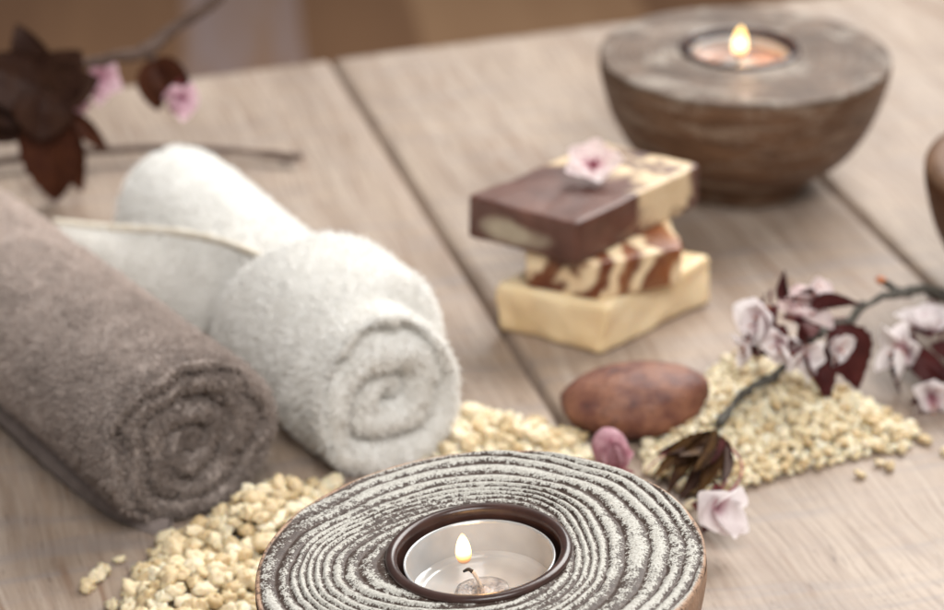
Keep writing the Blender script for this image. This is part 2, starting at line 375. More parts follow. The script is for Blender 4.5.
for yy in (30, 88):
    x0, x1 = s1-29, s2+14
    v = np.array([(x, y, z) for z in (-5.2, -2.42) for x, y in ((x0, yy-4), (x1, yy-4), (x1, yy+4), (x0, yy+4))])
    obj('batten', v, [(0, 3, 2, 1), (4, 5, 6, 7), (0, 1, 5, 4), (1, 2, 6, 5), (2, 3, 7, 6), (3, 0, 4, 7)], M['under'], table, smooth=False)
v = np.array([(x, y, z) for z in (-2.9, -2.43) for x, y in ((s1-1.5, 34.2), (s2+1.5, 34.2), (s2+1.5, 83.8), (s1-1.5, 83.8))])
obj('backing_board', v, [(0, 3, 2, 1), (4, 5, 6, 7), (0, 1, 5, 4), (1, 2, 6, 5), (2, 3, 7, 6), (3, 0, 4, 7)], M['under'], table, smooth=False)

# ------------------------------------------------------------------ candles
BOWL = [(0, .05), (2.1, .05), (2.33, 0), (2.42, .10), (2.42, .42), (2.52, .58), (3.1, .90), (3.85, 1.45), (4.35, 2.1), (4.8, 3.0), (5.07, 3.9), (5.19, 4.5), (5.2, 4.85)]
HOLE = 2.02
def candle_holder(label, loc, rot, rings, side, top, off=(0, 0)):
    t = thing('candle_holder', label, 'candle holder', loc, rot, 'round wooden candle holders with a lit tealight')
    pr = np.vstack([np.array(BOWL[:3]), smooth_prof(BOWL[3:], 6)])
    v, f = lathe(pr, 160, .012, loc[0]); 
    v[:, :2] *= 1+(.008*fbm(v*[1.2, 1.2, .5], 3))[:, None]*(v[:, 2:3] > 1)
    obj('bowl_body', v, f, side, t)
    nt, nr = 720, 150
    th = np.linspace(0, 2*PI, nt, endpoint=False); rr = np.concatenate([np.linspace(HOLE+.02, 5.12, nr-4), [5.17, 5.2, 5.2, 5.19]])
    R, T = np.meshgrid(rr, th, indexing='ij')
    wq = 1+.012*fbm(np.stack([np.cos(T)*1.5+loc[0], np.sin(T)*1.5, T*0], -1), 2)
    fr = np.clip((R-HOLE)/(5.12-HOLE), 0, 1); X = R*(1+(wq-1)*fr)*np.cos(T); Y = R*(1+(wq-1)*fr)*np.sin(T); X = X+off[0]*(1-fr); Y = Y+off[1]*(1-fr)
    Z = np.full_like(X, 5.0); Z[-4:] = np.array([4.985, 4.94, 4.88, 4.80])[:, None]
    # growth rings: pitch narrow at the left, wide at the right, wavering with the wood
    cx, cy = -.55, .15
    q = np.hypot((X-cx)*.98, (Y-cy)*1.03)
    q = q+.34*fbm(np.stack([X*.33, Y*.33, X*0+2], -1), 2)+.05*fbm(np.stack([X*1.6, Y*1.6, X*0+5], -1), 2)+.10*np.sin(3*T+1)
    ph = q/.31+.5*vnoise(np.stack([q*1.1, q*0+4.2, q*0], -1))+.35*np.sin(q*2.1)
    rg = .5+.5*np.cos(ph*2*PI); rg = rg**.6
    keep = np.clip(.75+.9*fbm(np.stack([X*.5+9, Y*.5, X*0+ph*.35], -1), 2), .5, 1)
    rough = fbm(np.stack([X*7, Y*7, X*0], -1), 3)
    inner = np.clip((R-HOLE)/.35, 0, 1)*np.clip((5.22-R)/.12, .2, 1)
    if rings:
        Z = Z+inner*(.085*(rg*keep-.6)+.007*rough)
        a = np.clip(rg*1.0*keep, 0, 1)*inner
    else:
        Z = Z+inner*(.02*(rg-.5)+.01*rough); a = rg*inner
    v = np.stack([X, Y, Z], -1).reshape(-1, 3)
    obj('carved_top' if rings else 'top_face', v, gridf(nt, nr, True), top, t, {'ring': a.ravel(), 'edge': np.clip((R-5.09+.05*fbm(np.stack([X, Y, X*0], -1), 2))/.05, 0, 1).ravel()})
    pr = [(HOLE+.10, 4.93), (HOLE+.15, 5.0), (HOLE+.155, 5.07), (HOLE+.11, 5.12), (HOLE+.02, 5.14), (HOLE-.07, 5.115), (HOLE-.11, 5.05), (HOLE-.11, 4.9), (HOLE-.12, 3.7), (0, 3.68)]
    v, f = lathe(pr, 128); obj('liner_ring', v, f, M['liner'], t, loc=(off[0], off[1], 0))
    return t
def tealight(label, loc, rot, wax, grp, flame_off, sc_=1.0, wick_pts=None, zw=.62):
    t = thing('tealight', label, 'candle', loc, rot, grp); r = 1.74
    pr = [(0, 0), (r-.12, 0), (r-.04, .04), (r, .12), (r+.02, 1.10), (r+.035, 1.16), (r+.01, 1.18), (r-.03, 1.16), (r-.045, 1.1), (r-.09, .3), (r-.1, .1)]
    v, f = lathe(pr, 128); obj('cup', v, f, M['cup'], t)
    
    pr = [(0, zw), (.5, zw), (1.2, zw+.004), (r-.35, zw+.006), (r-.30, zw+.035), (r-.26, zw+.05), (r-.20, zw+.04), (r-.12, zw+.07), (r-.066, zw+.12)]
    v, f = lathe(pr, 128); v[:, 2] += .008*fbm(v*[1.5, 1.5, 1], 2); obj('wax', v, f, wax, t)
    pr = [(.04, zw+.14), (.11, zw+.13), (.16, zw+.05), (.30, zw+.03), (.52, zw+.045), (.60, zw+.03), (.64, zw+.0)]
    v, f = lathe(pr, 48, .08); v[:, 2] += .02*fbm(v*5, 2); obj('wick_clip', v, f, M['clip'], t)
    wp = np.array(wick_pts if wick_pts is not None else [(0, 0, zw+.05), (0, 0, zw+.2), (.01, 0, zw+.34)])
    v, f = tube(wp[:-2] if len(wp) > 4 else wp[:-1], [.045]*(len(wp[:-2]) if len(wp) > 4 else len(wp)-1), 6, 8, .2); w = obj('wick', v, f, M['wick'], t)
    tip = wp[-3:] if len(wp) > 4 else wp[-2:]
    v, f = tube(tip, [.045]*(len(tip)-1)+[.03], 6, 8, .3); obj('charred_tip', v, f, M['char'], w)
    h = .78
    pz = [(0.0, 0), (.10, .02), (.155, .08), (.182, .18), (.188, .28), (.172, .42), (.135, .56), (.078, .69), (.032, .76), (0, .785)]
    v, f = lathe(smooth_prof(pz, 5)*sc_, 32); v[:, 0] = np.where(v[:, 2] > 0, v[:, 0]+.02*v[:, 2]**2, v[:, 0])
    fo = obj('flame', v, f, M['flame'], t, loc=flame_off)
    return t
TILT = math.radians(-4.6)
FC = np.array([.56, 49.62, 0.08])
candle_holder('front candle holder with whitewashed carved growth rings, largest and nearest', FC, (0, TILT, 0), True, M['bark'], M['rings'], (0, .24))
Rt = np.array(Matrix.Rotation(TILT, 3, 'Y'))
tealight('tealight in clear cup with bent black wick, burning in the carved front holder', FC+Rt@np.array([0, .24, 3.705]), (0, TILT, 0), M['wax'], 'lit tealights', (-.36, .10, 1.02), 1.0,
         [(0, 0, .33), (-.05, 0, .50), (-.11, .02, .66), (-.19, .04, .80), (-.28, .05, .86), (-.40, .07, .80)], .27)
BC = at(745, 53, 5.0); BC[2] = 0; BO = (-.15, .42)
candle_holder('plain brown wooden bowl-shaped candle holder standing behind the stacked soaps', BC, (0, 0, 0), False, M['bowl'], M['bowltop'], BO)
tealight('tealight with pinkish wax burning in the rear brown bowl holder', BC+[BO[0], BO[1], 3.705], (0, 0, .6), M['wax2'], 'lit tealights', (0, 0, 1.05), 1.4, zw=.72)
# bowl cut by the right edge
WC = at(925, 165, 4.4); WC = WC+np.array([4.95, -1.7, 0]); WC[2] = 0
wb = thing('wooden_bowl', 'dark walnut wooden bowl cut off by the right edge of the picture', 'bowl', WC)
pr = np.vstack([np.array(BOWL[:3]), smooth_prof(BOWL[3:], 6)])
v, f = lathe(pr, 120, .01); obj('bowl_body', v, f, M['bowl2'], wb)
v, f = lathe([(5.2, 4.85), (5.17, 4.93), (4.95, 5.1), (4.6, 5.16), (4.45, 5.1), (4.3, 4.4), (3.6, 2.6), (2.2, 1.5), (0, 1.2)], 120, .01); obj('rim', v, f, M['bowl'], wb)

# ------------------------------------------------------------------ towels
def fibres(V, F, n, length, width, gravity=.25, seed=0, spread=.7, mask=None, lw=None):
    r = np.random.default_rng(seed); A, B, C, D = (V[F[:, i]] for i in range(4))
    N = np.cross(C-A, D-B); ar = np.linalg.norm(N, axis=1); N = N/(ar[:, None]+1e-12)
    w = ar*(mask if mask is not None else 1); idx = r.choice(len(F), n, p=w/w.sum())
    u = r.random(n)[:, None]; t = r.random(n)[:, None]
    P = (A[idx]*(1-u)+B[idx]*u)*(1-t)+(D[idx]*(1-u)+C[idx]*u)*t; Nn = N[idx]
    d = Nn+spread*r.normal(size=(n, 3))+spread*1.1*np.stack([vnoise(P*3.6+k*31) for k in range(3)], 1)
    d[:, 2] -= gravity; d /= np.linalg.norm(d, axis=1)[:, None]
    d2 = d+.9*r.normal(size=(n, 3)); d2 /= np.linalg.norm(d2, axis=1)[:, None]
    L = (length*(.5+r.random(n))*(lw[idx] if lw is not None else 1))[:, None]; s = np.cross(d, r.normal(size=(n, 3))); s /= np.linalg.norm(s, axis=1)[:, None]+1e-9
    W = width*s; m = P+d*L*.55; e = m+d2*L*.55; P = P-Nn*.01
    Vf = np.stack([P-W, P+W, m+W*.8, m-W*.8, e+W*.5, e-W*.5], 1).reshape(-1, 3)
    b = np.arange(n)[:, None]*6
    return Vf, np.vstack([b+[0, 1, 2, 3], b+[3, 2, 4, 5]])
def roll(E, D, L, R, turns, seed, nfib, flen, fw, mat, name, parent, shape=None, capk=None, spin=0.0, depth=.38, grav=.25, endlen=1.0, oval=(1, 1, 1, 1), gap=1.12, hole=.15, wav=.28):
    """towel rolled about the axis D starting at the near end E"""
    D = np.array(D, float); D /= np.linalg.norm(D); X = np.cross(D, [0, 0, 1]); X /= np.linalg.norm(X); Z = np.cross(X, D)
    nt = 360; th = np.linspace(0, 2*PI, nt, endpoint=False)
    ncap = 110; rows = []; lobes = []
    pitch = R/turns
    for i in range(ncap):                                     # near end: the spiral
        q = (i+.5)/ncap; r = R*q
        pos = np.stack([np.cos(th)*r, np.sin(th)*r, 0*th], -1)
        wv = wav*pitch*fbm(pos*.9+seed, 2)
        f = ((r+wv)/pitch-(th+spin)/(2*PI)); fr = f-np.floor(f)
        lobe = np.sqrt(np.clip(1-(2*fr-1)**2*gap, 0, 1))           # rounded layer edges with a gap between
        h = -depth+depth*lobe**.8+.10*fbm(pos*1.3+seed+5, 2)+.05*fbm(pos*4+seed, 2)-.12*(1-q)-hole*np.exp(-(q/.16)**2)
        h = h-.15*np.clip((q-.9)/.1, 0, 1)**2
        rows.append((r+0*th, -h)); lobes.append(lobe)
    tt = np.concatenate([[.04, .12, .25, .45], np.linspace(.7, L-.6, 170), [L-.4, L-.2, L-.06, L]])
    for t in tt:
        e = 1.0
        if t < .5: e = 1-.05*(1-t/.5)**2
        if t > L-.7: e = math.sqrt(max(0.0, 1-((t-L+.7)/.72)**2))*.22+.78
        rows.append((R*e+0*th, t+.15+0*th))
    rows.append((0*th+R*.3, L+.2+0*th)); rows.append((0*th, L+.2+0*th))
    out = []
    for k, (r, t) in enumerate(rows):
        body = np.clip((r/R-.6)/.4, 0, 1)
        P3 = np.stack([np.cos(th)*1.2+seed, np.sin(th)*1.2, t*.35], -1)
        dr = body*(.10*fbm(P3, 3)+.035*fbm(P3*5, 2))
        rr = r+dr
        if shape is not None: rr = rr+body*shape(th, t)
        tl_ = np.clip(t/L, 0, 1) if np.ndim(t) == 0 else 0; o0 = oval[0]*(1-tl_)+oval[2]*tl_; o1 = oval[1]*(1-tl_)+oval[3]*tl_
        x = np.cos(th)*rr*o0; z = np.sin(th)*rr*o1
        z = np.where(z < -R*.84*o1, -R*.84*o1+(z+R*.84*o1)*.25, z)     # flattened where it lies on the table
        out.append(E+np.outer(x, X)+np.outer(z, Z)+np.outer(t, D))
    V = np.vstack(out); F = gridf(nt, len(rows), True)[:, ::-1]
    A, C = V[F[:, 0]], V[F[:, 2]]; cen = V[F].mean(1)
    N = np.cross(V[F[:, 2]]-V[F[:, 0]], V[F[:, 3]]-V[F[:, 1]])
    if np.mean(np.einsum('ij,ij->i', N[len(F)//2:], (cen-E-np.outer((cen-E)@D, D))[len(F)//2:])) < 0: F = F[:, ::-1]
    px, py, _ = proj(cen); vis = ((px > -40) & (px < 990) & (py < 640) & (np.arange(len(F)) < len(F)-4*nt))*1.0
    tcoord = (cen-E)@D; vis = vis*np.where(tcoord < .5, 1.6, 1.0)
    lb = np.concatenate(lobes); vis[:nt*(ncap-1)] *= np.clip(lb[:nt*(ncap-1)]*1.5-.35, .02, 1)
    Vf, Ff = fibres(V, F, nfib, flen, fw, grav, seed, .7, vis, np.where(tcoord < .6, endlen, 1.0))
    Va = np.vstack([V, Vf]); Fa = np.vstack([F, Ff+len(V)])
    tone = np.concatenate([np.full(len(V), .5), np.repeat(np.random.default_rng(seed).random(nfib), 6)])
    o = obj(name, Va, Fa, mat, parent, {'tone': tone})
    return o
def sheet(top, bot, nv=24, bulge=0.3, thick=.14, n=12, seed=0, nfib=0, flen=.1):
    a = smooth_prof(top, n); b = smooth_prof(bot, n); nu = len(a); rows = []
    nrm = np.array([-.35, -.75, .55])
    for i in range(nv):
        t = i/(nv-1); p = a*(1-t)+b*t+nrm*bulge*math.sin(PI*t)*np.sin(PI*np.linspace(.12,.95,nu))[:, None]
        p = p+nrm*(.10*fbm(p*.8+seed, 2))[:, None]*min(1, t*4); rows.append(p)
    V = np.vstack(rows); F = gridf(nu, nv)
    N = np.zeros_like(V); fn = np.cross(V[F[:, 2]]-V[F[:, 0]], V[F[:, 3]]-V[F[:, 1]])
    for k in range(4): np.add.at(N, F[:, k], fn)
    N /= np.linalg.norm(N, axis=1)[:, None]+1e-9
    if (N@nrm).mean() < 0: N = -N
    V2 = V-N*thick; m = len(V); per = list(range(nu))+[j*nu+nu-1 for j in range(1, nv)]+[(nv-1)*nu+i for i in range(nu-2, -1, -1)]+[j*nu for j in range(nv-2, 0, -1)]
    q = [[per[i], per[(i+1) % len(per)], m+per[(i+1) % len(per)], m+per[i]] for i in range(len(per))]
    Fa = np.vstack([F, F[:, ::-1]+m, np.array(q)]); Va = np.vstack([V, V2])
    if nfib:
        # make the quads' winding follow the outward normal for the pile
        if (fn@nrm).mean() < 0: Fo = F[:, ::-1]
        else: Fo = F
        Vf, Ff = fibres(V, Fo, nfib, flen, .012, .2, seed); Fa = np.vstack([Fa, Ff+len(Va)]); Va = np.vstack([Va, Vf])
    return Va, Fa

gt = thing('rolled_towel', 'taupe grey rolled terry towel with its spiral end facing the camera', 'towel', (-10, 63, 0), (0, 0, 0), 'rolled terry towels')
GE = np.array([-7.6, 60.0, 2.45]); GD = np.array([-.572, .82, 0.0])
def gshape(th, t): return .12*np.cos(th*2+.6)-.10*np.exp(-((t-11)/1.2)**2)
o = roll(GE, GD, 15.5, 2.50, 3.3, 11, 120000, .17, .015, M['grey'], 'towel_roll', gt, gshape, spin=2.2, depth=.75, grav=.30, endlen=1.0, gap=1.4, wav=.75)
o.location = (.10, -.63, 0)
side = np.array([-.82, -.572, 0])
def gp(t, lat, z): p = GE+GD*t+side*lat; return np.array([p[0], p[1], z])
tp = [gp(-.15, .9, .45), gp(1.5, 1.70, .60), gp(4, 1.95, .70), gp(7.5, 2.0, .85), gp(12, 2.0, 1.0)]
bt = [gp(-.55, 1.15, .04), gp(1.5, 1.85, .05), gp(4, 2.12, .12), gp(7.5, 2.2, .32), gp(12, 2.2, .5)]
v, f = sheet(tp, bt, 14, .10, .22, 14, 3)
h = obj('hem', v, f, M['hemg'], gt); h.location = (.10, -.63, 0)

wt = thing('rolled_towel', 'white rolled terry towel with a hem folded across its middle', 'towel', (-6, 70, 0), (0, 0, 0), 'rolled terry towels')
WE = np.array([-2.22, 62.85, 2.30]); WD = np.array([-.482, .876, -.024])
def wshape(th, t):
    tu = np.mod(th+1.0, 2*PI)-1.0
    tb = 4.0+1.12*np.clip(tu, -.5, 4)                            # slanting edge where the outer wrap begins
    front = 1/(1+np.exp((t-tb)/.09))
    bead = .09*np.exp(-((t-tb+.3)/.22)**2)
    crease = -.24*np.exp(-((t-tb-.18)/.25)**2)
    top = np.exp(-((tu-.85)/.68)**2)
    te = 1.55+.2*np.sin(tu*2)
    fold = top*(.60/(1+np.exp((te-t)/.07))+.08*np.exp(-((t-te-.35)/.3)**2)-.20*np.exp(-((t-te+.12)/.18)**2))*front
    return .24*front-.06+crease+bead+fold-.06*np.cos(2*th)-(.13+.16*top)/(1+np.exp((t-te)/.12))
o = roll(WE, WD, 16.2, 2.28, 1.95, 23, 100000, .16, .015, M['white'], 'towel_roll', wt, wshape, spin=2.6, depth=1.0, grav=.15, oval=(.97, 1.08, 1.34, .87), gap=1.4, hole=.8, wav=.34)
o.location = (.06, -.70, 0)
A = [aty(54, 221, 73.5), aty(110, 227, 72.6), aty(170, 231, 71.2), aty(222, 241, 69.45), aty(265, 257, 67.9)]
B = [aty(70, 255, 72.6), aty(115, 292, 70.9), aty(160, 325, 69.6), aty(190, 338, 69.0), aty(213, 324, 68.95)]
v, f = sheet(A, B, 26, .45, .22, 12, 8, 14000, .10)
h = obj('folded_flap', v, f, M['white'], wt); h.location = (.06, -.70, 0)
Wd = WD/np.linalg.norm(WD); Wx = np.cross(Wd, [0, 0, 1]); Wx /= np.linalg.norm(Wx); Wz = np.cross(Wx, Wd); hp = []
for th_ in np.linspace(2.25, -.35, 12):
    t_ = 4.0+1.12*max(th_, -.5)-.12; r_ = 2.28+float(wshape(np.array([th_]), t_)[0])+.02; k_ = t_/16.2
    hp.append(WE+Wx*math.cos(th_)*r_*(.97+.28*k_)+Wz*math.sin(th_)*r_*(1.08-.22*k_)+Wd*(t_+.02))
hb, hf = tube(hp, [.085]*12, 5, 10, .3); h = obj('hem', hb, hf, M['hemw'], wt); h.location = (.06, -.70, 0)
hb, hf = tube([a+np.array([0, -.06, .02]) for a in A], [.10, .13, .13, .12, .10], 12, 10, .15)
h = obj('hem', hb, hf, M['hemw'], wt); h.location = (.06, -.70, 0)

# ------------------------------------------------------------------ soaps
def soap(name, label, corners, z0, h, mat, seed, bev=.14, wav=1.0):
    c = np.array(corners, float); cen = c.mean(0); o = thing_mesh = None
    n = 26; m = 9
    def side_pts(c, inset):
        cc = cen+(c-cen)*(1-inset/np.linalg.norm(c-cen, axis=1)[:, None]); pts = []
        for i in range(4):
            a, b = cc[i], cc[(i+1) % 4]; pr_ = cc[i-1]; 
            rd = .16
            for t in np.linspace(rd/np.linalg.norm(b-a), 1-rd/np.linalg.norm(b-a), n): pts.append(a+(b-a)*t)
            nx_ = cc[(i+2) % 4]; p0 = pts[-1]; p2 = b+(nx_-b)*rd/np.linalg.norm(nx_-b)
            for t in (.33, .66): pts.append((1-t)**2*p0+2*t*(1-t)*b+t*t*p2)
        return np.array(pts)
    rows = []
    for q in (3.0, .999, .8, .6, .4, .2): 
        pass
    prof = [(bev*1.4, 0), (bev*.5, bev*.12), (bev*.12, bev*.5), (0, bev)]+[(0, z) for z in np.linspace(bev, h-bev, m)[1:]]+[(bev*.12, h-bev*.5), (bev*.5, h-bev*.12), (bev*1.4, h)]
    for ins, z in prof: rows.append(np.hstack([side_pts(c, ins), np.full((4*(n+2), 1), z)]))
    for s in np.linspace(.93, 0, 14):
        r = rows[len(prof)-1].copy(); r[:, :2] = cen+(r[:, :2]-cen)*s; rows.append(r)
    bot = rows[0].copy(); bot[:, :2] = cen; rows.insert(0, bot)
    V = np.vstack(rows); F = gridf(4*(n+2), len(rows), True)
    d = np.stack([fbm(V*.7+seed+k*11, 3) for k in range(3)], 1)*np.array([.07, .07, .035])*wav+np.stack([fbm(V*3+seed+k*11, 2) for k in range(3)], 1)*.012
    d[:, 2] *= (V[:, 2] > .1); V = V+d; V[:, :2] -= cen; V[:, 2] = np.maximum(V[:, 2], 0)
    ob = obj(name, V, F, mat, loc=(cen[0], cen[1], z0)); tag(ob, label, 'soap', 'handmade soap bars in the stack')
    return ob
l, f_, r = (at(494, 284, 1.7)[:2], at(605, 307, 1.7)[:2], at(712, 255, 1.7)[:2])
soap('soap_bar', 'plain cream yellow soap bar at the bottom of the stack', [l, f_, r, l+r-f_], .012, 1.72, M['soap1'], 1, .24, 3.4)
l, f_, r = (at(523, 286, 1.74)[:2], at(594, 301, 1.74)[:2], at(682, 284, 1.74)[:2]); bk = at(686, 214, 3.05)[:2]
soap('soap_bar', 'cream soap bar with dark amber streaks in the middle of the stack', [l, f_, r, np.array([6.2, 75.6])], 1.745, 1.28, M['soap2'], 5, .14, 1.6)
l, f_, r = (at(467, 196, 4.45)[:2], at(577, 224, 4.45)[:2], at(701, 165, 4.45)[:2])
soap('soap_bar', 'marbled chocolate brown and cream soap bar on top of the stack', [l, f_, r, at(603, 142, 4.45)[:2]], 3.04, 1.42, M['soap3'], 9, .12, 1.3)

# ------------------------------------------------------------------ stone
v, f = blob(4, (2.24, 1.5, 1.02), 48, .13, 1.1); v[:, 2] = np.where(v[:, 2] < -.75, -.75+(v[:, 2]+.75)*.3, v[:, 2])
v[:, 2] -= v[:, 2].min()
SC = at(638, 402, .85); st = obj('pebble', v, f, M['stone'], loc=(SC[0], SC[1], .0), rot=(0, math.radians(-3), math.radians(12)))
st.location.z = .0012
tag(st, 'smooth russet brown oval pebble lying beside the yellow granules', 'stone')

# ------------------------------------------------------------------ flowers, leaves, twigs
def petal(L, W, cup=.25, curl=.15, seed=0, notch=.08, nu=9, nv=12):
    u = np.linspace(-1, 1, nu); v = np.linspace(0, 1, nv); U, Vv = np.meshgrid(u, v)
    w = W*.5*(np.sin(PI*np.clip(Vv*.88+.04, 0, 1)**.8)**.75*.95+.05)
    w = w*(1+.10*vnoise(np.stack([Vv*6+seed, U*0+np.sign(U)*2, U*0], -1))*(Vv > .3))
    X = U*w; Y = L*(Vv-notch*(1-np.abs(U))*(Vv > .9)*0-.10*U*U*Vv**3)
    Z = cup*(U*U)*w*1.2+curl*L*(Vv**2)+.05*L*fbm(np.stack([U*1.1+seed, Vv*2.2, U*0], -1), 2)
    V = np.stack([X, Y, Z], -1).reshape(-1, 3); Ln = Vv.ravel()
    F = gridf(nu, nv); return V, F, Ln
    V2 = V; m = len(V)
    per = list(range(nu))+[j*nu+nu-1 for j in range(1, nv)]+[(nv-1)*nu+i for i in range(nu-2, -1, -1)]+[j*nu for j in range(nv-2, 0, -1)]
    q = [[per[i], per[(i+1) % len(per)], m+per[(i+1) % len(per)], m+per[i]] for i in range(len(per))]
    return np.vstack([V, V2]), np.vstack([F, F[:, ::-1]+m, np.array(q)]), np.concatenate([Ln, Ln])
def leaf(L, W, fold=.5, curve=.3, seed=0, nu=9, nv=18, teeth=.06, tip=1.0):
    u = np.linspace(-1, 1, nu); v = np.linspace(0, 1, nv); U, Vv = np.meshgrid(u, v)
    w = W*.5*np.clip(np.sin(PI*Vv**.75), 0, 1)**tip*(1+teeth*np.abs(U)**3*np.sin(Vv*60))+.02
    X = U*w*math.cos(fold*.8); Z = np.abs(U)*w*math.sin(fold)-curve*L*Vv**2+.06*W*fbm(np.stack([U*1.5+seed, Vv*3, U*0], -1), 2)
    Z = Z-.03*W*np.cos(U*PI*.5)*(np.abs(U) < .15); Y = L*Vv
    V = np.stack([X, Y, Z], -1).reshape(-1, 3); F = gridf(nu, nv); V2 = V-[0, 0, .015]; m = len(V)
    per = list(range(nu))+[j*nu+nu-1 for j in range(1, nv)]+[(nv-1)*nu+i for i in range(nu-2, -1, -1)]+[j*nu for j in range(nv-2, 0, -1)]
    q = [[per[i], per[(i+1) % len(per)], m+per[(i+1) % len(per)], m+per[i]] for i in range(len(per))]
    return np.vstack([V, V2]), np.vstack([F, F[:, ::-1]+m, np.array(q)]), np.concatenate([Vv.ravel()]*2)
def place(V, pos, R): return V@np.asarray(R).T+np.asarray(pos)
def stamens(pos, nrm, n, L, seed, spread=.5):
    r = np.random.default_rng(seed); P = []; A = []
    for i in range(n):
        d = np.array(nrm)+spread*r.normal(size=3); d /= np.linalg.norm(d); l = L*(.7+.5*r.random())
        c = np.array(pos)+d*l*.5+.08*L*r.normal(size=3); e = np.array(pos)+d*l
        P.append(tube([pos, c, e], [.016, .013, .011], 4, 5)); b, bf = blob(i, (.035, .035, .035), 4, .2); A.append((b+e, bf))
    return join(P), join(A)
def blossom(parent, pos, nrm, size, mat, seed, name='blossom', n=5, cup=.3, open_=.35, stam=9, origin=None, smat=None, flat=False):
    """a five-petalled flower: its calyx carries petals and stamens"""
    r = np.random.default_rng(seed); nrm = np.array(nrm, float); nrm /= np.linalg.norm(nrm); pos = np.array(pos, float)
    o0 = np.zeros(3) if origin is None else np.asarray(origin, float)
    Fr = frame(nrm, (0.3, 1, .1)); x, z = Fr[:, 0], Fr[:, 2]
    b, bf = blob(seed, (.10, .10, .10), 6, .2); b = place(b, pos-nrm*.05, Fr); se = [(b, bf)]
    for i in range(5):
        a = i*2*PI/5+.6; d = math.cos(a)*x+math.sin(a)*z; v_, f_, _ = leaf(size*.35, size*.2, .2, -.2, seed+i, 5, 8, 0)
        se.append((place(v_, pos-nrm*.05, frame(d+nrm*.1, nrm)), f_))
    v_, f_ = join(se)
    cal = obj(name, v_-o0, f_, M['calyx'], parent)
    for i in range(n):
        a = i*2*PI/n+.2*r.normal(); d = math.cos(a)*x+math.sin(a)*z
        d = d+nrm*(open_+.25*r.normal()*(not flat)); pv, pf, pl = petal(size*(.5+.06*r.normal()), size*(.46+.05*r.normal()), cup, .12+.1*r.normal(), seed+i*3)
        up = nrm+.25*r.normal(size=3)*(not flat)
        obj('petal', place(pv, pos+nrm*(.02+.012*i), frame(d, up))-o0, pf, mat, cal if parent is None or True else parent, {'len': pl})
    if stam:
        (sv, sf), (av, af) = stamens(pos, nrm, stam, size*.28, seed)
        s_ = obj('stamens', sv-o0, sf, smat or M['stamen'], cal)
        obj_ = join([(sv, sf)])
        obj('anthers', av-o0, af, M['anther'], cal)
    return cal

# blossom on the soap
bp = at(593, 176, 4.52); bf_ = thing('fallen_blossom', 'pale pink five-petalled blossom lying on the top soap bar', 'flower', (bp[0], bp[1]-.1, 4.86), (.50, 0, 0))
org = np.array([bp[0], bp[1], 4.50])
r5 = np.random.default_rng(77)
for i, (a, ln) in enumerate(((.15, 1.0), (1.45, 1.02), (2.5, .98), (3.55, 1.0), (4.9, .9))):
    d = np.array([math.cos(a), math.sin(a), .14]); pv, pf, pl = petal(ln, .95, .25, .10, i*5+2)
    obj('petal', place(pv, np.array([0, 0, .03+.012*i]), frame(d, (0, 0, 1))), pf, M['petal'], bf_, {'len': pl*1.15})
b, bff = blob(3, (.17, .17, .12), 8, .2); obj('flower_centre', b+[0, 0, .08], bff, M['stamen'], bf_)
(sv, sf), (av, af) = stamens(np.array([0, 0, .16]), np.array([0, -.1, 1.0]), 9, .32, 9, .55)
obj('stamens', sv, sf, M['stamen'], bf_); obj('anthers', av, af, M['stamen'], bf_)

# flowering branch on the right
BR = thing('blossom_branch', 'grey twig with pink cherry blossoms and dark red leaves lying over the granules', 'branch', (11, 68, 0))
O = np.array([11, 68, 0.0])
bpts = [aty(985, 322, 71.5), aty(944, 297, 70.8), aty(915, 291, 70.2), aty(880, 298, 69.4), aty(845, 316, 68.4), aty(812, 340, 67.2), aty(775, 371, 65.8), aty(742, 397, 64.5), aty(718, 427, 63.2)]
brad = [.20, .19, .17, .15, .15, .16, .14, .13, .15]
bpts = smooth_prof(bpts, 3); bpts = bpts+.07*np.random.default_rng(8).normal(size=bpts.shape); brad = np.interp(np.linspace(0, 1, len(bpts)), np.linspace(0, 1, 9), brad)*(1+.22*np.random.default_rng(9).normal(size=len(bpts))).clip(.7, 1.4)
v, f = tube(bpts, brad*.85, 6, 12, .35, 2)
parts = [(v, f)]
kn = np.random.default_rng(5)
for i in range(12):                                            # buds and scars along the twig
    j = kn.integers(4, len(v)//12-6); c = v[j*12:(j+1)*12].mean(0); d = kn.normal(size=3); d /= np.linalg.norm(d)
    b, bff = blob(i, (.10, .10, .15), 6, .3); parts.append((b+c+d*.10, bff))
parts.append(tube([aty(905, 293, 70.0), aty(893, 288, 69.9), aty(882, 281, 69.8)], [.10, .10, .13], 8, 10, .3, 4))
v, f = join(parts); obj('twig', v-O, f, M['twig'], BR)
b, bff = blob(8, (.16, .13, .13), 8, .3); obj('bud', b+aty(881, 280, 69.8)-O, bff, M['anther'], BR)
